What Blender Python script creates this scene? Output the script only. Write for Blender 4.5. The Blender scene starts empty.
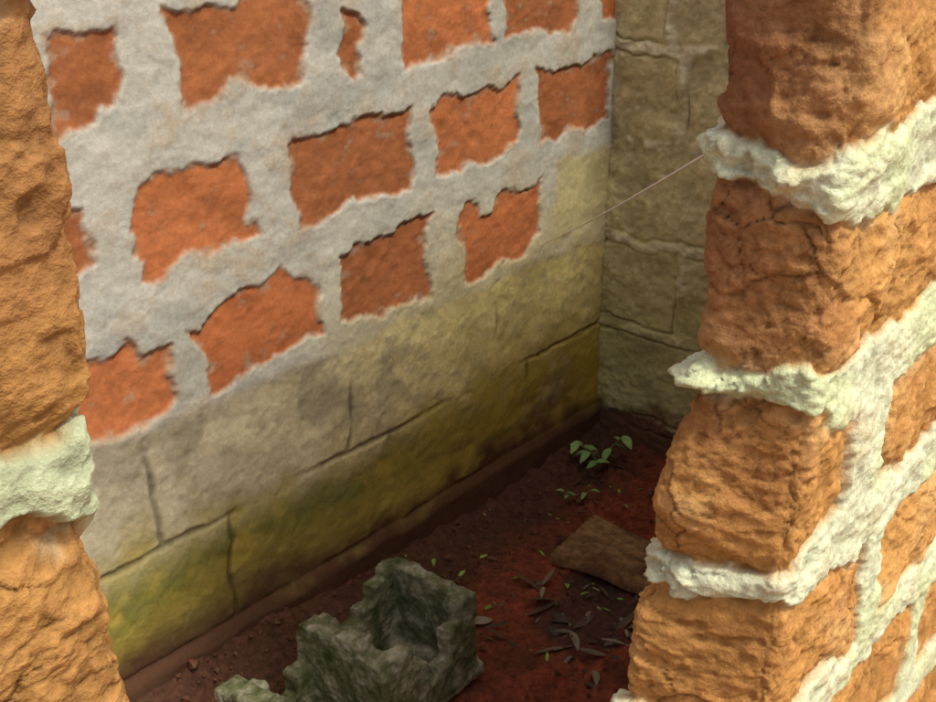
import bpy, math, random
import numpy as np
from mathutils import Vector, Matrix
random.seed(7); rng=np.random.default_rng(5)

# ---------------------------------------------------------------- noise
def hsh(xi,yi,seed):
    h=(xi*374761393+yi*668265263+seed*362437)&0xffffffff
    h=((h^(h>>13))*1274126177)&0xffffffff
    h=((h^(h>>16))*668265263)&0xffffffff
    return (h^(h>>15))/4294967295.0
def vn(x,y,seed=0):
    xf=np.floor(x);yf=np.floor(y)
    xi=xf.astype(np.int64);yi=yf.astype(np.int64)
    a=x-xf;b=y-yf
    a=a*a*a*(a*(a*6-15)+10);b=b*b*b*(b*(b*6-15)+10)
    return ((hsh(xi,yi,seed)*(1-a)+hsh(xi+1,yi,seed)*a)*(1-b)+(hsh(xi,yi+1,seed)*(1-a)+hsh(xi+1,yi+1,seed)*a)*b)*2-1
def fbm(x,y,f,o=4,seed=0,g=.5):
    r=0;amp=1;tot=0
    for k in range(o):
        c,s=math.cos(k*1.1+.4),math.sin(k*1.1+.4)
        r=r+amp*vn((x*c-y*s)*f+k*13.7+50,(x*s+y*c)*f+k*7.3+50,seed+k*17);tot+=amp
        amp*=g;f*=2.07
    return r/tot*1.6
def voro(x,y,f,seed):
    X=x*f;Y=y*f;xi=np.floor(X).astype(np.int64);yi=np.floor(Y).astype(np.int64)
    f1=np.full(X.shape,9.);f2=np.full(X.shape,9.);idc=np.zeros(X.shape)
    for i in (-1,0,1):
        for j in (-1,0,1):
            cx=xi+i;cy=yi+j
            px=cx+hsh(cx,cy,seed);py=cy+hsh(cx,cy,seed+7)
            d=np.sqrt((X-px)**2+(Y-py)**2)
            m=d<f1;f2=np.where(m,f1,np.minimum(f2,d));idc=np.where(m,hsh(cx,cy,seed+11),idc);f1=np.where(m,d,f1)
    return (f2-f1)/f,f1/f,idc
def ss(a,b,x):
    t=np.clip((x-a)/(b-a),0,1);return t*t*(3-2*t)
def sdpoly(x,y,pts):
    n=len(pts);d=np.full(x.shape,1e9);s=np.ones(x.shape)
    for i in range(n):
        ax,ay=pts[i];bx,by=pts[i-1]
        ex,ey=bx-ax,by-ay;wx,wy=x-ax,y-ay
        t=np.clip((wx*ex+wy*ey)/(ex*ex+ey*ey+1e-12),0,1)
        d=np.minimum(d,(wx-ex*t)**2+(wy-ey*t)**2)
        c1=y>=ay;c2=y<by;c3=ex*wy>ey*wx
        s=np.where((c1&c2&c3)|(~c1&~c2&~c3),-s,s)
    return s*np.sqrt(d)
def mix(A,B,m):
    return A*(1-m[...,None])+B*m[...,None]
def C(r,g,b): return np.array([r,g,b],float)

# ---------------------------------------------------------------- materials
def attr_mat(name,rough=.95,bump=.5,vary=.35,fs=220,dist=.004,spec=.2):
    m=bpy.data.materials.new(name);m.use_nodes=True
    nt=m.node_tree;N=nt.nodes;L=nt.links
    b=N['Principled BSDF'];b.inputs['Roughness'].default_value=rough
    b.inputs['Specular IOR Level'].default_value=spec
    at=N.new('ShaderNodeAttribute');at.attribute_name='Col'
    tc=N.new('ShaderNodeTexCoord')
    n1=N.new('ShaderNodeTexNoise');n1.inputs['Scale'].default_value=fs*.5;n1.inputs['Detail'].default_value=3;n1.inputs['Roughness'].default_value=.75
    L.new(tc.outputs['Object'],n1.inputs['Vector'])
    mr=N.new('ShaderNodeMapRange');mr.inputs['From Min'].default_value=.28;mr.inputs['From Max'].default_value=.72
    mr.inputs['To Min'].default_value=1-vary;mr.inputs['To Max'].default_value=1+vary
    L.new(n1.outputs[0],mr.inputs['Value'])
    vm=N.new('ShaderNodeVectorMath');vm.operation='SCALE'
    L.new(at.outputs['Color'],vm.inputs[0]);L.new(mr.outputs[0],vm.inputs['Scale'])
    L.new(vm.outputs[0],b.inputs['Base Color'])
    bp=N.new('ShaderNodeBump');bp.inputs['Strength'].default_value=bump;bp.inputs['Distance'].default_value=dist
    L.new(n1.outputs[0],bp.inputs['Height']);L.new(bp.outputs[0],b.inputs['Normal'])
    return m
def flat_mat(name,c1,c2,scale=30,rough=.9,bump=.4,dist=.004,c3=None):
    m=bpy.data.materials.new(name);m.use_nodes=True
    nt=m.node_tree;N=nt.nodes;L=nt.links
    b=N['Principled BSDF'];b.inputs['Roughness'].default_value=rough;b.inputs['Specular IOR Level'].default_value=.25
    tc=N.new('ShaderNodeTexCoord')
    n1=N.new('ShaderNodeTexNoise');n1.inputs['Scale'].default_value=scale;n1.inputs['Detail'].default_value=5;n1.inputs['Roughness'].default_value=.7
    L.new(tc.outputs['Object'],n1.inputs['Vector'])
    cr=N.new('ShaderNodeValToRGB');cr.color_ramp.elements[0].position=.35;cr.color_ramp.elements[1].position=.65
    cr.color_ramp.elements[0].color=(*c1,1);cr.color_ramp.elements[1].color=(*c2,1)
    if c3:
        e=cr.color_ramp.elements.new(.5);e.color=(*c3,1)
    L.new(n1.outputs[0],cr.inputs[0]);L.new(cr.outputs[0],b.inputs['Base Color'])
    bp=N.new('ShaderNodeBump');bp.inputs['Strength'].default_value=bump;bp.inputs['Distance'].default_value=dist
    L.new(n1.outputs[0],bp.inputs['Height']);L.new(bp.outputs[0],b.inputs['Normal'])
    return m
M_wall=attr_mat('mud_brick_and_mortar',bump=.3,vary=.16,fs=300,dist=.003)
M_near=attr_mat('weathered_mud_brick',bump=.6,vary=.22,fs=400,dist=.003)
M_soil=attr_mat('damp_soil',bump=.9,vary=.5,fs=160,dist=.006)
M_leaf=attr_mat('leaf',rough=.6,bump=.2,vary=.25,fs=120,spec=.35)

# ---------------------------------------------------------------- mesh helpers
col=bpy.context.scene.collection
def link(o,parent=None):
    col.objects.link(o)
    if parent: o.parent=parent
    return o
def grid_obj(name,P,K,mat,parent=None,flip=False):
    nu,nv=P.shape[:2]
    me=bpy.data.meshes.new(name)
    idx=np.arange(nu*nv).reshape(nu,nv)
    q=np.stack([idx[:-1,:-1],idx[1:,:-1],idx[1:,1:],idx[:-1,1:]],-1).reshape(-1,4)
    if flip:q=q[:,::-1]
    me.vertices.add(nu*nv);me.vertices.foreach_set('co',P.reshape(-1).astype(np.float32))
    nf=len(q);me.loops.add(nf*4);me.loops.foreach_set('vertex_index',q.reshape(-1).astype(np.int32))
    me.polygons.add(nf);me.polygons.foreach_set('loop_start',(np.arange(nf)*4).astype(np.int32))
    me.polygons.foreach_set('loop_total',np.full(nf,4,np.int32))
    me.polygons.foreach_set('use_smooth',np.ones(nf,bool))
    me.update(calc_edges=True)
    at=me.color_attributes.new('Col','FLOAT_COLOR','POINT')
    kk=np.ones((nu*nv,4),np.float32);kk[:,:3]=np.clip(K.reshape(-1,3),0,1)
    at.data.foreach_set('color',kk.reshape(-1))
    me.materials.append(mat);me.validate()
    return link(bpy.data.objects.new(name,me),parent)
def box(name,lo,hi,mat,parent=None):
    x0,y0,z0=lo;x1,y1,z1=hi
    v=[(x0,y0,z0),(x1,y0,z0),(x1,y1,z0),(x0,y1,z0),(x0,y0,z1),(x1,y0,z1),(x1,y1,z1),(x0,y1,z1)]
    f=[(0,3,2,1),(4,5,6,7),(0,1,5,4),(1,2,6,5),(2,3,7,6),(3,0,4,7)]
    me=bpy.data.meshes.new(name);me.from_pydata(v,[],f);me.materials.append(mat)
    return link(bpy.data.objects.new(name,me),parent)
def empty(name):
    return link(bpy.data.objects.new(name,None))
def axis(*seg):
    out=[]
    for a,b,st in seg:
        n=max(2,int(round((b-a)/st))+1);l=np.linspace(a,b,n)
        out.append(l if not out else l[1:])
    return np.concatenate(out)
M_core=flat_mat('wall_core',(.30,.17,.09),(.42,.36,.28),14)

FZ=-.09   # room floor level
WT=1.74   # wall top
# ================================================================ LEFT LONG WALL (plane y=1.3)
BR={ # brick outlines on the wall face (x,z) in metres
'a':[(.735,.955),(.78,.948),(.842,.958),(.838,.91),(.832,.868),(.800,.862),(.785,.845),(.726,.832)],
'b':[(.914,.968),(1.165,.98),(1.158,.92),(1.14,.842),(1.06,.838),(1.03,.852),(1.005,.858),(.985,.838),(.945,.836),(.925,.842)],
'c':[(1.222,.945),(1.255,.925),(1.268,.90),(1.258,.87),(1.265,.836),(1.245,.822),(1.232,.85),(1.214,.88),(1.228,.91)],
'd':[(1.342,.975),(1.569,.975),(1.565,.90),(1.575,.848),(1.48,.842),(1.42,.830),(1.353,.83),(1.348,.90)],
'e':[(1.605,.975),(1.835,.975),(1.831,.856),(1.78,.842),(1.70,.856),(1.612,.846)],
'f':[(1.882,.975),(2.1,.975),(2.1,.85),(1.91,.846)],
'g':[(.60,.76),(.752,.752),(.757,.66),(.60,.65)],
'h':[(.825,.705),(.842,.742),(.875,.762),(.96,.748),(1.012,.756),(1.022,.735),(1.030,.70),(1.022,.67),(1.040,.632),(.98,.640),(.94,.626),(.90,.632),(.868,.608),(.838,.612),(.835,.64),(.815,.66)],
'i':[(1.112,.762),(1.18,.758),(1.25,.772),(1.31,.766),(1.375,.780),(1.366,.72),(1.373,.66),(1.36,.636),(1.30,.628),(1.22,.636),(1.16,.616),(1.115,.624),(1.105,.69)],
'j':[(1.418,.755),(1.44,.770),(1.55,.765),(1.655,.780),(1.652,.72),(1.664,.655),(1.60,.640),(1.52,.645),(1.50,.628),(1.425,.640),(1.43,.70)],
'k':[(1.71,.778),(1.80,.768),(1.955,.784),(1.952,.652),(1.90,.640),(1.85,.652),(1.78,.634),(1.72,.645),(1.725,.70)],
'l':[(.62,.54),(.75,.535),(.79,.545),(.80,.525),(.80,.512),(.835,.520),(.86,.512),(.852,.47),(.862,.43),(.85,.404),(.78,.412),(.62,.415)],
'm':[(.892,.522),(.925,.530),(.955,.548),(.99,.562),(1.04,.560),(1.075,.572),(1.10,.552),(1.125,.535),(1.150,.515),(1.138,.48),(1.150,.440),(1.10,.430),(1.05,.438),(.99,.424),(.915,.412),(.918,.46)],
'n':[(1.19,.555),(1.22,.568),(1.30,.566),(1.37,.582),(1.428,.580),(1.402,.545),(1.400,.50),(1.414,.46),(1.410,.425),(1.34,.432),(1.27,.424),(1.22,.442),(1.185,.446),(1.202,.50)],
'o':[(1.486,.565),(1.52,.572),(1.538,.555),(1.548,.535),(1.585,.545),(1.61,.570),(1.66,.564),(1.735,.578),(1.722,.53),(1.728,.47),(1.71,.445),(1.68,.425),(1.60,.432),(1.505,.418),(1.512,.47),(1.488,.51)],
}
for r,(z0,z1) in enumerate([(1.035,1.165),(1.225,1.36),(1.42,1.55)]):
    x=-.6+.1*(r%2)
    k=0
    while x<2.0:
        BR[f'u{r}{k}']=[(x,z1),(x+.245,z1+.004),(x+.25,z0),(x+.005,z0)];x+=.29;k+=1
for z0,z1,xe in [(.84,.965,.68),(.635,.765,.53),(.42,.545,.55)]:
    x=xe
    k=0
    while x>-.6:
        BR[f'w{z0}{k}']=[(x-.24,z1),(x,z1),(x,z0),(x-.24,z0)];x-=.29;k+=1
xs=axis((-.6,.45,.008),(.45,1.985,.003));zs=axis((-.16,1.08,.003),(1.08,WT,.010))
X,Z=np.meshgrid(xs,zs,indexing='ij')
wx=X+fbm(X,Z,15,2,3)*.007+fbm(X,Z,34,4,5,.6)*.0070
wz=Z+fbm(X,Z,15,2,9)*.007+fbm(X,Z,34,4,7,.6)*.0070
D=np.full(X.shape,1.0);ID=np.zeros(X.shape)
for i,(k,p) in enumerate(BR.items()):
    d=sdpoly(wx,wz,p);m=d<D;D=np.where(m,d,D);ID=np.where(m,i,ID)
zone=ss(.385,.415,Z+fbm(X,Z,12,3,77)*.012)     # 1 = bricks+mortar zone, 0 = plastered block zone
brick=(1-ss(-.006,.004,D+.003*fbm(X,Z,60,2,88)))*1.0
h_id=hsh(ID.astype(np.int64),ID.astype(np.int64)*3,5)
# block courses at the bottom
def lines(z0,amp=.004): return np.abs(Z-z0+fbm(X,Z*.2,9,3,int(z0*100)+200)*amp)
jd=np.minimum(lines(.196,.006),lines(.0))
for x0,a,b in [(.12,0,.196),(.53,0,.196),(.93,0,.196),(1.30,0,.196),(1.70,0,.196),(.0,.196,.40),(.40,.196,.40),(.80,.196,.40),(1.20,.196,.40),(1.60,.196,.40)]:
    d=np.abs(X-x0+fbm(Z,X*.2,14,3,int(x0*90))*.009);jd=np.where((Z>a)&(Z<b),np.minimum(jd,d),jd)
jit=fbm(X,Z,45,3,47)
joint=(1-ss(.000,.009,jd+.003*jit))*(1-zone)*ss(-.55,.35,fbm(X,Z,7,3,41)+.3*jit)
# yellowish block in the brick zone by the corner
dq=sdpoly(wx,wz,[(1.775,.595),(1.99,.595),(1.99,.43),(1.77,.42)]);qb=1-ss(-.008,.008,dq)
n1=fbm(X,Z,5,4,21);n2=fbm(X,Z,18,4,22);n3=fbm(X,Z,70,3,23);n4=fbm(X,Z*1.6,34,4,24)
n5=fbm(X*.6,Z*1.4,26,4,26);n6=fbm(X,Z,3.2,3,29);n7=fbm(X,Z,11,5,27,.62)
mortar=C(.53,.53,.465)*(1+.15*n7+.08*n1)[...,None]
warm=ss(.0,.9,n2+.6*n3)*.5
mortar=mix(mortar,np.broadcast_to(C(.50,.40,.27),mortar.shape),warm)
mortar=mix(mortar,np.broadcast_to(C(.31,.33,.31),mortar.shape),ss(.1,.9,n7*.8+.5*n1)*.6)
bc=np.stack([.50+.05*(h_id-.5),.175+.04*(h_id-.5),.066+.02*(h_id-.5)],-1)
bc=bc*(1+.14*n2+.10*n3+.10*n5)[...,None]*(1-.18*ss(.25,1.1,n4))[...,None]
bc=bc*(1-.28*(h_id>.66))[...,None]
bc=mix(bc,np.broadcast_to(C(.48,.37,.26),bc.shape),ss(.55,1.25,n4+.9*ss(-.018,.002,D))*.5)
colr=mix(mortar,bc,brick)
colr=mix(colr,np.broadcast_to(C(.34,.23,.15),colr.shape),ss(.009,.0,np.abs(D+.001))*ss(-.1,.6,n2+.3)*.5*zone)
# plaster of lower zone: pale yellow, greyer to the left
pl=np.empty(X.shape+(3,));gx=ss(.7,1.7,X)[...,None]
pl[:]=C(.50,.455,.32)*(1-gx)+C(.58,.48,.20)*gx
pl*= (1+.12*n1+.14*n2+.08*n3)[...,None]
pl=mix(pl,np.broadcast_to(C(.30,.26,.17),pl.shape),ss(.2,.9,n4+.5*n2)*.5)
pl=mix(pl,np.broadcast_to(C(.24,.215,.15),pl.shape),ss(.35,.8,fbm(X,Z,11,5,28))*ss(.2,.3,Z)*.6)
moss=ss(.28,.13,Z+.035*n2+.04*n1)*ss(-.5,.3,n1+.4*n2+.7)
pl=mix(pl,np.broadcast_to(C(.40,.31,.045),pl.shape),moss*.93)
g=ss(.08,.0,np.abs(Z-.14+.02*n1))*ss(-.1,.8,n2+.6*n1+.25)*ss(1.8,1.2,X)
pl=mix(pl,np.broadcast_to(C(.13,.15,.03),pl.shape),g*.75)
g2=ss(.16,.02,Z+.05*n1)*ss(-.9,.3,n5+n6*.6)
pl=mix(pl,np.broadcast_to(C(.14,.10,.03),pl.shape),g2*.7)
pl*= (1-.55*joint)[...,None]
colr=mix(pl,colr,zone)
colr=mix(colr,C(.52,.45,.21)*(1+.16*n2+.1*n3)[...,None]*np.ones(X.shape+(3,)),qb*.85)
# yellow wash spreading over the mortar low right
yw=ss(.66,.38,Z)*ss(.8,1.5,X+.1*n1)*zone*(1-brick)*(1-qb)
colr=mix(colr,np.broadcast_to(C(.53,.45,.22),colr.shape),yw*.75)
# mud splash at base
mud=ss(.065,-.005,Z+.022*n2+.022*n1)
colr=mix(colr,np.broadcast_to(C(.085,.038,.022),colr.shape),mud*.95)
hgt=zone*((1-brick)*(.0042+.0017*n2+.0004*n3+.0006*n5+.0014*n1)+brick*(-.0005+.0014*n2+.0007*n3))
hgt+=(1-zone)*(.003+.0015*n2+.0006*n3-.0040*joint+.003*n1)
hgt=np.where(Z<-.0,hgt+.012*ss(.01,-.02,Z+.006*n2),hgt)
P=np.stack([X,1.3-hgt,Z],-1)
P=np.pad(P,((1,1),(1,1),(0,0)),mode='edge');K=np.pad(colr,((1,1),(1,1),(0,0)),mode='edge')
for s in (np.s_[0,:],np.s_[-1,:],np.s_[:,0],np.s_[:,-1]): P[s+(1,)]=1.42
w1=empty('brick_wall')
grid_obj('wall_face',P,K,M_wall,w1)
box('wall_core',(-.595,1.315,-.15),(1.98,1.43,WT-.004),M_core,w1)

# ================================================================ FAR WALL (plane x=1.96) concrete blocks
ys=axis((.36,1.32,.003));zs=axis((-.16,1.1,.003),(1.1,WT,.01))
Y,Z=np.meshgrid(ys,zs,indexing='ij')
wy=Y+fbm(Y,Z,20,3,31)*.006;wz=Z+fbm(Y,Z,20,3,32)*.008
ml=[-.01,.205,.40,.612,.80,.985,1.18,1.37,1.55]
jd=np.full(Y.shape,1.);cid=np.zeros(Y.shape)
for z0 in ml: jd=np.minimum(jd,np.abs(wz-z0));cid=cid+(wz>z0)
vj={1:[1.0,.62],2:[1.105,.73],3:[.90,.5],4:[1.135,.76],5:[1.165,.80],6:[1.0,.6],7:[1.13,.7],8:[.9,.5]}
vid=np.zeros(Y.shape)
for c,l in vj.items():
    for y0 in l:
        jd=np.where(cid==c,np.minimum(jd,np.abs(wy-y0)),jd);vid=np.where((cid==c)&(wy>y0),vid+1,vid)
joint=1-ss(.005,.015,jd+.004*fbm(Y,Z,40,2,33))
hid=hsh((cid*7+vid).astype(np.int64),vid.astype(np.int64)+3,8)
n1=fbm(Y,Z,6,4,51);n2=fbm(Y,Z,22,4,52);n3=fbm(Y,Z,80,3,53)
c=np.stack([.60+.08*(hid-.5),.55+.08*(hid-.5),.30+.06*(hid-.5)],-1)*(1+.14*n1+.18*n2+.13*n3)[...,None]
c=mix(c,np.broadcast_to(C(.70,.67,.50),c.shape),joint*.65*ss(-.4,.3,n2+.2))
c=mix(c,np.broadcast_to(C(.42,.39,.11),c.shape),ss(.5,.2,Z+.06*n1)*.5)
c=mix(c,np.broadcast_to(C(.30,.28,.13),c.shape),ss(.3,.9,n1+.4*n2)*.5)
c*=(1-.55*ss(.0035,.0,np.abs(jd-.014))*ss(-.2,.4,n1))[...,None]
mud=ss(.06,-.02,Z+.04*n2);c=mix(c,np.broadcast_to(C(.13,.055,.03),c.shape),mud*.95)
hg=.0035*n2+.0014*n3+.002*n1+joint*.003*ss(-.3,.4,n2+.1)-.005*ss(.004,.0,np.abs(jd-.015))*ss(-.4,.2,n1)
P=np.stack([1.96-hg,Y,Z],-1)
P=np.pad(P,((1,1),(1,1),(0,0)),mode='edge');K=np.pad(c,((1,1),(1,1),(0,0)),mode='edge')
for s in (np.s_[0,:],np.s_[-1,:],np.s_[:,0],np.s_[:,-1]): P[s+(0,)]=2.08
w2=empty('concrete_block_wall')
grid_obj('wall_face',P,K,M_wall,w2,flip=True)
box('wall_core',(1.985,.365,-.15),(2.1,1.43,WT-.006),M_core,w2)

# ================================================================ NEAR WALL with the window gap
def path(pts,r,n=14):
    P=[];Nn=[]
    pts=[np.array(p,float) for p in pts]
    def rt(d): return np.array([d[1],-d[0]])
    dirs=[(pts[i+1]-pts[i])/np.linalg.norm(pts[i+1]-pts[i]) for i in range(len(pts)-1)]
    P.append(pts[0]);Nn.append(rt(dirs[0]))
    for i in range(1,len(pts)-1):
        n0,n1=rt(dirs[i-1]),rt(dirs[i]);c=pts[i]-dirs[i-1]*r-n0*r
        for t in np.linspace(0,1,n):
            a=t*math.pi/2;nn=n0*math.cos(a)+n1*math.sin(a);P.append(c+nn*r);Nn.append(nn)
    P.append(pts[-1]);Nn.append(rt(dirs[-1]))
    P=np.array(P);Nn=np.array(Nn)
    s=np.concatenate([[0],np.cumsum(np.linalg.norm(np.diff(P,axis=0),axis=1))])
    return P,Nn,s
def pier(name,pts,r,s_axis,zs,wfun,M,T,J,cornerw,parent,seed,lump,shift,brown_shade,mcol,bmul,rel=1.0,fq=1.0):
    Pp,Nn,sl=path(pts,r)
    s_ax=s_axis(sl)
    S,Z=np.meshgrid(s_ax,zs,indexing='ij')
    W=wfun(S,sl)
    px=np.interp(S,sl,Pp[:,0]);py=np.interp(S,sl,Pp[:,1]);nx=np.interp(S,sl,Nn[:,0]);ny=np.interp(S,sl,Nn[:,1])
    ww=W+fbm(W,Z,16,3,seed+1)*.012+fbm(W,Z,80,2,seed+2)*.003
    wz=Z+fbm(W,Z,13,3,seed+3)*.012+fbm(W,Z,50,3,seed+4)*.006
    d=np.full(W.shape,1.);cid=np.zeros(W.shape)     # signed: >0 inside brick
    for k in sorted(M):
        mk=np.interp(ww,*M[k]);tk=np.interp(ww,*T[k])
        d=np.minimum(d,np.abs(wz-mk)-tk);cid+=wz>mk
    vid=np.zeros(W.shape)
    for c,l in J.items():
        for a,b in l:
            dj=np.maximum(a-ww,ww-b);d=np.where(cid==c,np.minimum(d,dj),d);vid+=(cid==c)&(ww>a)
    mort=1-ss(-.003,.004,d)
    hid=hsh((cid*5+vid).astype(np.int64),vid.astype(np.int64)+seed,9)
    n0=fbm(W,Z,4,3,seed+10);n1=fbm(W,Z,9*fq,4,seed+11);n2=fbm(W,Z,28*fq,4,seed+12);n3=fbm(W,Z,90*fq,4,seed+13,.6);n4=fbm(W,Z,13,3,seed+14)
    lam=fbm(W*.5,Z*1.2,30*fq,4,seed+41);lm=ss(-.3,.5,fbm(W,Z,6,2,seed+43))
    qx=W+fbm(W,Z,14,3,seed+15)*.018;qz=Z*1.25+fbm(W,Z,14,3,seed+16)*.018
    e1,f1,i1=voro(qx,qz,17,seed+50);e2,f2_,i2=voro(qx+.5,qz,48*fq,seed+60);e3,f3,i3=voro(qx+.2,qz+.3,95*fq,seed+70)
    crk=(1-ss(.0,.0028,e1))*ss(-.1,.45,fbm(W,Z,8,2,seed+17))*(1-mort)
    ck2=(1-ss(0,.0020,e2))*ss(.0,.5,fbm(W,Z,12,2,seed+19))*(1-mort)
    edge=np.exp(-((W-cornerw[0])/.018)**2)+np.exp(-((W-cornerw[1])/.018)**2)
    pit=ss(.55,.9,fbm(W,Z,60*fq,2,seed+30))
    crumb=ss(.0,.6,fbm(W,Z,7,3,seed+44))
    hb=-.009*np.exp(-np.clip(d,0,1)/.012)+rel*(.0070*n1+.0026*n2+.0018*n3+.0024*lam*lm)-.0038*crk-.0014*ck2-.0022*rel*pit+.004*(hid-.5)-edge*.006*(1+n1)+rel*(.0045*(i1-.5)+.0028*(i2-.5)*crumb+.0016*(i3-.5)*crumb)
    lmp=np.interp(W,*lump);rough=ss(.002,.012,lmp)
    hm=.0015+rel*(.003*n1+.0028*n2+.0016*n3)+lmp*np.clip(.55+.85*n4+.5*n2,-.3,1.6)*ss(.0,-.014,d)+rough*(.008*(i2-.5)+.004*(i3-.5)-.004*pit)
    h=hb*(1-mort)+hm*mort
    bc=np.stack([.46+.06*(hid-.5),.238+.05*(hid-.5),.072+.02*(hid-.5)],-1)*bmul
    bc=bc*(1+.13*n1+.14*n2+.13*n3+.08*lam)[...,None]
    bc=mix(bc,np.broadcast_to(C(.34,.145,.05)*bmul,bc.shape),ss(-.2,.7,n4+.5*n0)*.5)
    bc=mix(bc,np.broadcast_to(C(.58,.38,.16)*bmul,bc.shape),ss(.2,1.0,n1+.4*n2)*.45)
    rr=np.interp(W,*brown_shade[0])*np.interp(Z,*brown_shade[1])  # darker brown brick tone; on the left pier it paints in shade
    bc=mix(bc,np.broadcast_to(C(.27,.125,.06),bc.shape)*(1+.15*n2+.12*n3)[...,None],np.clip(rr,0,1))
    bc*=(1-.5*crk-.3*ck2-.25*pit)[...,None]
    bc=mix(bc,np.broadcast_to(C(.58,.50,.33),bc.shape),ss(.014,.0,d)*ss(-.1,.6,n2+.3*n1)*.5)
    mc=np.empty(bc.shape);mc[:]=mcol
    mc=mc*(1+.10*n1+.14*n2+.12*n3-.18*pit)[...,None]
    mc=mix(mc,np.broadcast_to(C(.50,.37,.21),mc.shape),ss(.2,1.0,n2+.6*n3)*.5)
    mc=mix(mc,np.broadcast_to(C(.46,.54,.25),mc.shape),ss(.0,.8,n1+.3*n3)*.5)
    K=mix(bc,mc,mort)
    P=np.stack([px+nx*h,py+ny*h,Z],-1)
    sx,sy,wt=shift(W,Z);P[...,0]+=sx*wt;P[...,1]+=sy*wt
    P=np.pad(P,((0,0),(1,1),(0,0)),mode='edge');K=np.pad(K,((0,0),(1,1),(0,0)),mode='edge')
    P[:,0,1]=.415;P[:,-1,1]=.415
    P[:,-1,0]=np.where(nx[:,0]<-.01,P[:,-1,0]+.05,P[:,-1,0]);P[:,-1,0]=np.where(nx[:,0]>.01,P[:,-1,0]-.05,P[:,-1,0])
    return grid_obj(name,P,K,M_near,parent)
near=empty('brick_wall')
Z0,Z1=-.16,WT
# right pier: w = x on the outer face, continuing round the jamb (.88 outer arris, .76 inner arris)
def wf_r(S,sl): 
    return .88+(S-(1.07+.12-.0172))
Mr={0:([.6,2.2],[-.08,-.08]),1:([.6,2.2],[.11,.11]),2:([.6,.88,2.2],[.312,.315,.31]),
 3:([.6,.76,.88,.95,1.3,2.2],[.500,.498,.515,.522,.52,.51]),
 4:([.6,.76,.88,.95,1.18,1.3,2.2],[.722,.718,.728,.702,.708,.715,.71]),
 5:([.6,.76,.88,.95,1.07,1.3,2.2],[.948,.937,.912,.916,.920,.90,.91]),
 6:([.6,.76,.88,2.2],[1.15,1.145,1.14,1.14]),7:([.6,2.2],[1.34,1.34]),8:([.6,2.2],[1.53,1.53])}
Tr={k:([.6,.88,.95,2.2],[.015,.018,.03,.032]) for k in Mr}
Tr[5]=([.6,.80,.88,.95,1.1,2.2],[.017,.015,.018,.034,.042,.036])
Tr[4]=([.6,.80,.88,.95,1.1,2.2],[.017,.015,.020,.034,.036,.034])
Tr[3]=([.6,.80,.88,.95,1.1,2.2],[.015,.015,.020,.034,.034,.03])
Jr={1:[(1.0,1.04),(1.3,1.34),(1.6,1.63)],2:[(1.0,1.04),(1.3,1.34),(1.6,1.63)],3:[(1.08,1.14),(1.41,1.45),(1.72,1.75)],4:[(.99,1.075),(1.33,1.36),(1.65,1.68)],
 5:[(1.22,1.25),(1.5,1.53),(1.8,1.83)],6:[(1.08,1.12),(1.42,1.45),(1.75,1.78)],7:[(1.22,1.25),(1.5,1.53),(1.8,1.83)],8:[(1.08,1.12),(1.42,1.45)],9:[(1.2,1.23),(1.5,1.53)]}
def sh_r(W,Z):
    e=np.interp(Z,[.0,.28,.45,.5,.58,.66,.72,1.0,1.2],[.06,.058,.052,.028,.046,.020,.004,.012,.016])
    return -.7*e,.7*e,ss(.88,.79,W)
pier('right_pier',[(1.95,.475),(.88,.475),(.88,.355),(2.1,.355)],.02,
  lambda sl: axis((0,.95,.012),(.95,1.80,.0022),(1.80,sl[-1],.01)),
  axis((Z0,.22,.008),(.22,1.2,.0022),(1.2,Z1,.01)),wf_r,Mr,Tr,Jr,(.76,.88),near,100,
  ([.6,.70,.755,.80,.86,.90,1.0,2.],[.004,.008,.018,.012,.008,.006,.003,.003]),sh_r,
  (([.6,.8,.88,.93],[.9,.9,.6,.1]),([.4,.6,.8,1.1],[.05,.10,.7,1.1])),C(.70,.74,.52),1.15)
# left pier: w = x on the outer face up to .2, then round the jamb
def wf_l(S,sl): return -.9+S
Ml={k:([-1,1],[v,v]) for k,v in enumerate([-.08,.12,.325,.53,.735])}
Ml[5]=([-1,0,.16,.2,.33,1],[.955,.955,.9555,.952,.948,.95]);Ml[6]=([-1,1],[1.158,1.153]);Ml[7]=([-1,1],[1.35,1.35]);Ml[8]=([-1,1],[1.53,1.53])
Tl={k:([-1,1],[.018,.018]) for k in Ml};Tl[5]=([-1,.10,.2,.34,1],[.015,.016,.022,.022,.02])
Jl={c:[(-.05-.12*(c%2),-.02-.12*(c%2)),(-.35-.12*(c%2),-.32-.12*(c%2)),(-.65-.12*(c%2),-.62-.12*(c%2))] for c in range(1,10)}
def sh_l(W,Z):
    e=np.interp(Z,[.7,.84,.86,.88,.92,.93,.975,.985,1.02,1.06,1.13,1.2],[.006,.007,.006,.001,.001,.001,.001,.011,.012,.012,.015,.016])
    return e,0*e,ss(.10,.19,W)
pier('left_pier',[(-.9,.355),(.2,.355),(.2,.475),(-.9,.475)],.012,
  lambda sl: axis((0,1.02,.01),(1.02,1.26,.0013),(1.26,sl[-1],.012)),
  axis((Z0,.72,.01),(.72,1.2,.0013),(1.2,Z1,.01)),wf_l,Ml,Tl,Jl,(.2,.32),near,300,
  ([-1,.15,.19,.25,.31,.36,1],[.002,.002,.004,.004,.006,.004,.004]),sh_l,
  (([-1,.1,.2,1],[.9,.8,.5,.5]),([0,.98,1.15],[0,.1,1])),C(.50,.56,.36),.86,.68,1.4)  # shade put into the brick colour, deeper towards top and far left
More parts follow.
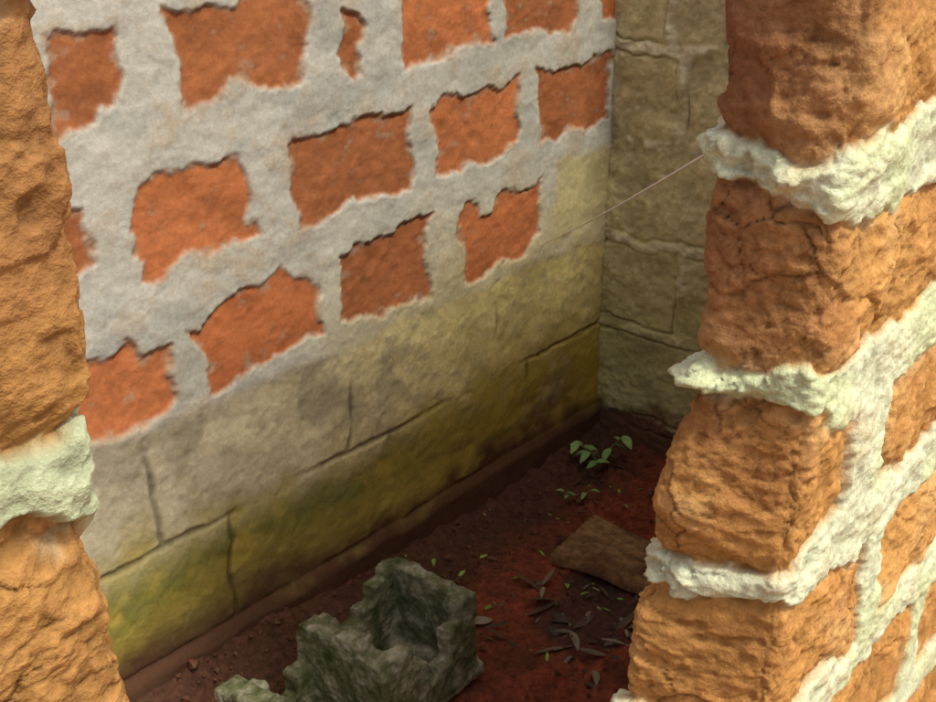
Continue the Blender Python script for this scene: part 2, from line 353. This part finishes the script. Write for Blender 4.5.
for nm,lo,hi in [('core_a',(.90,.373,-.15),(2.09,.457,WT-.02)),('core_b',(-.89,.373,-.15),(.182,.457,WT-.02))]:
    box(nm,lo,hi,M_core,near)
# ---- sill courses under the gap
xs=axis((.17,.91,.008))
prof=[(.348,-.16),(.348,-.05),(.348,.03),(.348,.08),(.352,.115),(.37,.128),(.415,.132),(.46,.128),(.478,.115),(.482,.08),(.482,0),(.482,-.16)]
pp=np.array(prof);tt=np.linspace(0,len(pp)-1,90)
yy=np.interp(tt,np.arange(len(pp)),pp[:,0]);zz=np.interp(tt,np.arange(len(pp)),pp[:,1])
Xg,Yg=np.meshgrid(xs,yy,indexing='ij');_,Zg=np.meshgrid(xs,zz,indexing='ij')
_,Tg=np.meshgrid(xs,tt,indexing='ij')
nn=fbm(Xg,Tg*.03,20,4,400)
Pg=np.stack([Xg,Yg+np.sign(Yg-.415)*nn*.003,Zg+nn*.004],-1)
Kg=mix(np.broadcast_to(C(.48,.22,.09),Pg.shape),np.broadcast_to(C(.6,.58,.45),Pg.shape),ss(0,.3,nn)*.8)
grid_obj('sill',Pg,Kg,M_near,near)

# ================================================================ GROUND + FLOOR
gm=flat_mat('ground_soil',(.22,.11,.06),(.36,.22,.12),3,.95,.5,.02)
me=bpy.data.meshes.new('ground');R=400
me.from_pydata([(-R,-R,-.14),(R,-R,-.14),(R,R,-.14),(-R,R,-.14)],[],[(0,1,2,3)]);me.materials.append(gm)
link(bpy.data.objects.new('ground',me))
xs=axis((-.6,.7,.012),(.7,1.99,.004));ys=axis((.46,1.33,.004))
X,Y=np.meshgrid(xs,ys,indexing='ij')
n0=fbm(X,Y,2.5,3,501);n1=fbm(X,Y,8,4,502);n2=fbm(X,Y,30,4,503);n3=fbm(X,Y,90,3,504)
Zf=FZ+.010*n0+.007*n1+.0035*n2+.0015*n3
Zf+=.035*ss(.20,.0,1.3-Y+.04*n1)*ss(1.5,.9,X)+.03*ss(.10,.0,1.3-Y+.03*n1)
Zf+=.02*ss(.12,.0,1.96-X+.03*n1)
Zf+=.006*ss(.3,.7,n2)
K=np.empty(X.shape+(3,));K[:]=C(.20,.048,.022)
K*=(1+.22*n1+.25*n2+.15*n3)[...,None]
K=mix(K,np.broadcast_to(C(.055,.03,.018),K.shape),ss(.0,.8,n1+.5*n0)*.65)
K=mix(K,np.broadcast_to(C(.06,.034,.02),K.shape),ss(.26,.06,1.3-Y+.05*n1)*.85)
dl=np.sqrt(((X-1.40)/.16)**2+((Y-.93)/.12)**2)+.35*n1
K=mix(K,np.broadcast_to(C(.045,.034,.024),K.shape),ss(1.1,.5,dl)*.75)
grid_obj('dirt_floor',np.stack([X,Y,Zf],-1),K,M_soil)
def fz(x,y):
    i=min(len(xs)-1,int(np.searchsorted(xs,x)));j=min(len(ys)-1,int(np.searchsorted(ys,y)));return float(Zf[i,j])

# ================================================================ BROKEN HOLLOW BLOCK
import bmesh
bm=bmesh.new()
def bb(c,s,ry=0):
    m=Matrix.Translation(c)@Matrix.Rotation(ry,4,'Y')@Matrix.Diagonal((*s,1));bmesh.ops.create_cube(bm,size=1,matrix=m)
L_,W_,t=.40,.185,.030;zb=-.08
rb=random.Random(11)
bb((0,0,zb+.012),(L_,W_,.024))
def run(p0,p1,hs,th,jit=.006):
    n=len(hs);p0=Vector(p0);p1=Vector(p1);d=(p1-p0);al=abs(d.x)>abs(d.y)
    for i,h in enumerate(hs):
        if h<=0:continue
        c=p0+d*((i+.5)/n);h2=h+rb.uniform(-jit,jit);ln=d.length/n*1.25;w=th*rb.uniform(.9,1.12)
        bb((c.x,c.y,zb+h2/2),(ln if al else w,w if al else ln,h2))
hx,hy=L_/2-t/2,W_/2-t/2
run((-hx,hy,0),(hx,hy,0),[.14,.11,.07,.06,.09,.15,.145,.10,.095,.12,.155,.165],t)          # side toward the wall
run((-hx,-hy,0),(hx,-hy,0),[.14,.11,.05,.03,.05,.13,.14,.10,.06,.075,.12,.155],t)       # near side, snapped off
run((-hx,-hy,0),(-hx,hy,0),[.13,.145,.15,.14],t+.006)
run((-.015,-hy,0),(-.015,hy,0),[.15,.165,.165,.155],t+.006)
run((hx,-hy,0),(hx,hy,0),[.155,.165,.16,.165],t)
me=bpy.data.meshes.new('broken_hollow_block');bm.to_mesh(me);bm.free()
M_blk=flat_mat('old_mossy_concrete',(.05,.065,.02),(.34,.32,.24),24,.95,.6,.004,c3=(.13,.135,.07))
me.materials.append(M_blk)
blk=link(bpy.data.objects.new('broken_hollow_block',me))
blk.location=(.955,1.045,.000);blk.rotation_euler=(math.radians(-5),math.radians(1.5),math.radians(3))
rm=blk.modifiers.new('r','REMESH');rm.mode='VOXEL';rm.voxel_size=.003
sm=blk.modifiers.new('s','SMOOTH');sm.iterations=7;sm.factor=.5
for nm,scl,st in (('a',.06,.010),('b',.014,.006)):
    tx=bpy.data.textures.new('t'+nm,'CLOUDS');tx.noise_scale=scl;tx.noise_depth=3
    dm=blk.modifiers.new(nm,'DISPLACE');dm.texture=tx;dm.strength=st;dm.mid_level=.5
# ================================================================ BOARD (half buried)
def slab(name,quad,th,mat,seed,nu=70,nv=40):
    us=np.linspace(0,1,nu);vv=np.linspace(0,1,nv)
    U,V=np.meshgrid(us,vv,indexing='ij')
    P=sum(np.array(quad[k])[None,None,:]*w[...,None] for k,w in enumerate([(1-U)*(1-V),U*(1-V),U*V,(1-U)*V]))
    n=fbm(U,V*2,4,4,seed);n2=fbm(U*.3,V*3,12,3,seed+1)
    P[...,0]+=fbm(U,V,3,2,seed+2)*.006;P[...,1]+=fbm(U,V,3,2,seed+3)*.006
    P[...,2]+=n*.0015+n2*.001
    K=np.empty(P.shape);K[:]=C(.23,.13,.055);K*=(1+.25*n+.25*n2)[...,None]
    K=mix(K,np.broadcast_to(C(.12,.05,.025),K.shape),ss(-.1,.7,fbm(U,V,3,3,seed+8))*.7)
    P=np.pad(P,((1,1),(1,1),(0,0)),mode='edge');K=np.pad(K,((1,1),(1,1),(0,0)),mode='edge')
    for s in (np.s_[0,:],np.s_[-1,:],np.s_[:,0],np.s_[:,-1]): P[s+(2,)]-=th
    return grid_obj(name,P,K,mat)
slab('wooden_board',[(1.50,1.08,-.074),(1.53,.86,-.070),(1.63,.87,-.064),(1.66,1.09,-.066)],.02,M_soil,600)

# ================================================================ LEAVES
def leaf(V,F,Kc,c,length,width,yaw,pitch,roll,colr,curl=.3,nseg=6):
    R=Matrix.Rotation(yaw,3,'Z')@Matrix.Rotation(pitch,3,'Y')@Matrix.Rotation(roll,3,'X')
    b=len(V)
    for i in range(nseg+1):
        t=i/nseg;w=width*math.sin(math.pi*min(1,t*.96+.02))**.75*(1-.35*t)
        for k in (-1,0,1):
            p=Vector((t*length,k*w/2,-curl*length*t*t+abs(k)*w*.18))
            V.append(tuple(Vector(c)+R@p));Kc.append(colr)
    for i in range(nseg):
        for k in (0,1):
            a=b+i*3+k;F.append((a,a+1,a+4,a+3))
def mesh_cols(name,V,F,Kc,mat,parent=None,smooth=True):
    me=bpy.data.meshes.new(name);me.from_pydata(V,[],F)
    at=me.color_attributes.new('Col','FLOAT_COLOR','POINT')
    k=np.ones((len(V),4),np.float32);k[:,:3]=np.array(Kc);at.data.foreach_set('color',k.reshape(-1))
    for p in me.polygons:p.use_smooth=smooth
    me.materials.append(mat);return link(bpy.data.objects.new(name,me),parent)
V,F,Kc=[],[],[]
def scat(n,xr,yr,ls,cols,pit=.25,asp=(.3,.55)):
    for _ in range(n):
        x=random.uniform(*xr);y=random.uniform(*yr)
        l=random.uniform(*ls)
        leaf(V,F,Kc,(x,y,fz(x,y)+random.uniform(.001,.005)),l,l*random.uniform(*asp),random.uniform(0,6.28),random.uniform(-pit,pit),random.uniform(-.4,.4),random.choice(cols),random.uniform(-.2,.4))
dry=[(.10,.055,.03),(.15,.09,.05),(.06,.04,.025),(.12,.07,.035)]
grn=[(.14,.26,.035),(.24,.36,.05),(.19,.26,.03)]
scat(60,(1.24,1.54),(.80,1.06),(.015,.07),[(.16,.13,.085),(.10,.065,.04),(.24,.20,.14),(.06,.045,.03)],.2,(.15,.5))
scat(60,(1.0,1.9),(.7,1.25),(.010,.026),dry)
scat(44,(1.25,1.85),(.9,1.27),(.006,.022),grn)
mesh_cols('fallen_leaves',V,F,Kc,M_leaf)
# crumbs
V,F,Kc=[],[],[]
for _ in range(600):
    x=random.uniform(.75,1.93);y=random.choice([random.uniform(1.12,1.28),random.uniform(.6,1.28)])
    s=random.uniform(.002,.007)*(1.8 if random.random()<.05 else 1)
    b=len(V);c=Vector((x,y,fz(x,y)+s*.3));R=Matrix.Rotation(random.uniform(0,6),3,Vector((random.random(),random.random(),1)).normalized())
    for d in [(1,0,0),(-1,0,0),(0,1,0),(0,-1,0),(0,0,1),(0,0,-1)]:
        V.append(tuple(c+R@(Vector(d)*s*random.uniform(.6,1.1))));Kc.append(random.choice([(.16,.05,.028),(.09,.04,.025),(.15,.08,.04),(.11,.045,.025)]))
    for f in [(0,2,4),(2,1,4),(1,3,4),(3,0,4),(2,0,5),(1,2,5),(3,1,5),(0,3,5)]:F.append(tuple(b+i for i in f))
mesh_cols('soil_crumbs',V,F,Kc,M_soil,smooth=False)

# ================================================================ WEEDS in the corner
def weed(name,base,stems,seed):
    random.seed(seed);V,F,Kc=[],[],[]
    b=Vector(base)
    for (dx,dy,h,nl,ll) in stems:
        pts=[b+Vector((dx*t*t,dy*t*t,h*t)) for t in [i/8 for i in range(9)]]
        for i,p in enumerate(pts):
            for a in range(4):
                an=a*math.pi/2;V.append(tuple(p+Vector((math.cos(an),math.sin(an),0))*.0012));Kc.append((.16,.20,.05))
        s0=len(V)-36
        for i in range(8):
            for a in range(4):F.append((s0+i*4+a,s0+i*4+(a+1)%4,s0+i*4+4+(a+1)%4,s0+i*4+4+a))
        for k in range(nl):
            t=.45+.55*(k+1)/nl;p=b+Vector((dx*t*t,dy*t*t,h*t))
            leaf(V,F,Kc,p,ll*random.uniform(.75,1.1),ll*.62,k*2.4+random.random(),random.uniform(-.1,.35),random.uniform(-.3,.3),random.choice([(.16,.30,.09),(.20,.36,.10),(.24,.38,.12)]),.25)
    return mesh_cols(name,V,F,Kc,M_leaf)
weed('weed_plant',(1.84,1.20,FZ),[(-.03,.04,.07,5,.035),(.04,-.03,.08,5,.038),(.0,.06,.05,4,.03),(-.05,-.02,.05,4,.03)],3)
weed('weed_plant',(1.70,1.16,FZ),[(-.02,.02,.03,4,.022),(.02,-.02,.03,3,.02)],4)

# ================================================================ COBWEB THREADS
M_th=flat_mat('cobweb',(.8,.8,.75),(.85,.85,.8),5,.5,0)
def thread(name,a,b,sag,r):
    cu=bpy.data.curves.new(name,'CURVE');cu.dimensions='3D';cu.bevel_depth=r;cu.bevel_resolution=1
    sp=cu.splines.new('POLY');n=24;sp.points.add(n)
    for i in range(n+1):
        t=i/n;p=Vector(a).lerp(Vector(b),t);p.z-=sag*4*t*(1-t);sp.points[i].co=(*p,1);sp.points[i].radius=.8+.6*t
    cu.materials.append(M_th);return link(bpy.data.objects.new(name,cu))
thread('cobweb_thread',(1.74,1.294,.435),(.885,.482,.925),.004,.0009)

# ================================================================ LIGHT
sd=Vector((.02,-.50,.86)).normalized()
el=math.asin(sd.z);rot=math.atan2(sd.x,sd.y)
w=bpy.data.worlds.new('World');bpy.context.scene.world=w;w.use_nodes=True
nt=w.node_tree;bg=nt.nodes['Background'];sk=nt.nodes.new('ShaderNodeTexSky');sk.sky_type='NISHITA';sk.sun_disc=False
sk.sun_elevation=el;sk.sun_rotation=rot;sk.dust_density=6.0;sk.ozone_density=0.5;sk.air_density=1.2
nt.links.new(sk.outputs[0],bg.inputs[0]);bg.inputs[1].default_value=.15
su=bpy.data.lights.new('sun','SUN');su.energy=2.5;su.angle=math.radians(7);su.color=(1,.97,.84)
so=link(bpy.data.objects.new('sun',su));so.rotation_euler=sd.to_track_quat('Z','Y').to_euler();so.location=(0,-3,5)

# ================================================================ CAMERA
ca=bpy.data.cameras.new('camera');ca.sensor_width=36;ca.lens=36*1151/936;ca.clip_start=.02;ca.clip_end=1200
co=link(bpy.data.objects.new('camera',ca));co.location=(0,0,1.18)
p=math.radians(24.3);a=math.radians(40.6)
fw=Vector((math.cos(a)*math.cos(p),math.sin(a)*math.cos(p),-math.sin(p)))
co.rotation_euler=fw.to_track_quat('-Z','Y').to_euler()
bpy.context.scene.camera=co
sc=bpy.context.scene;sc.view_settings.view_transform='Standard';sc.view_settings.look='None';sc.view_settings.exposure=0
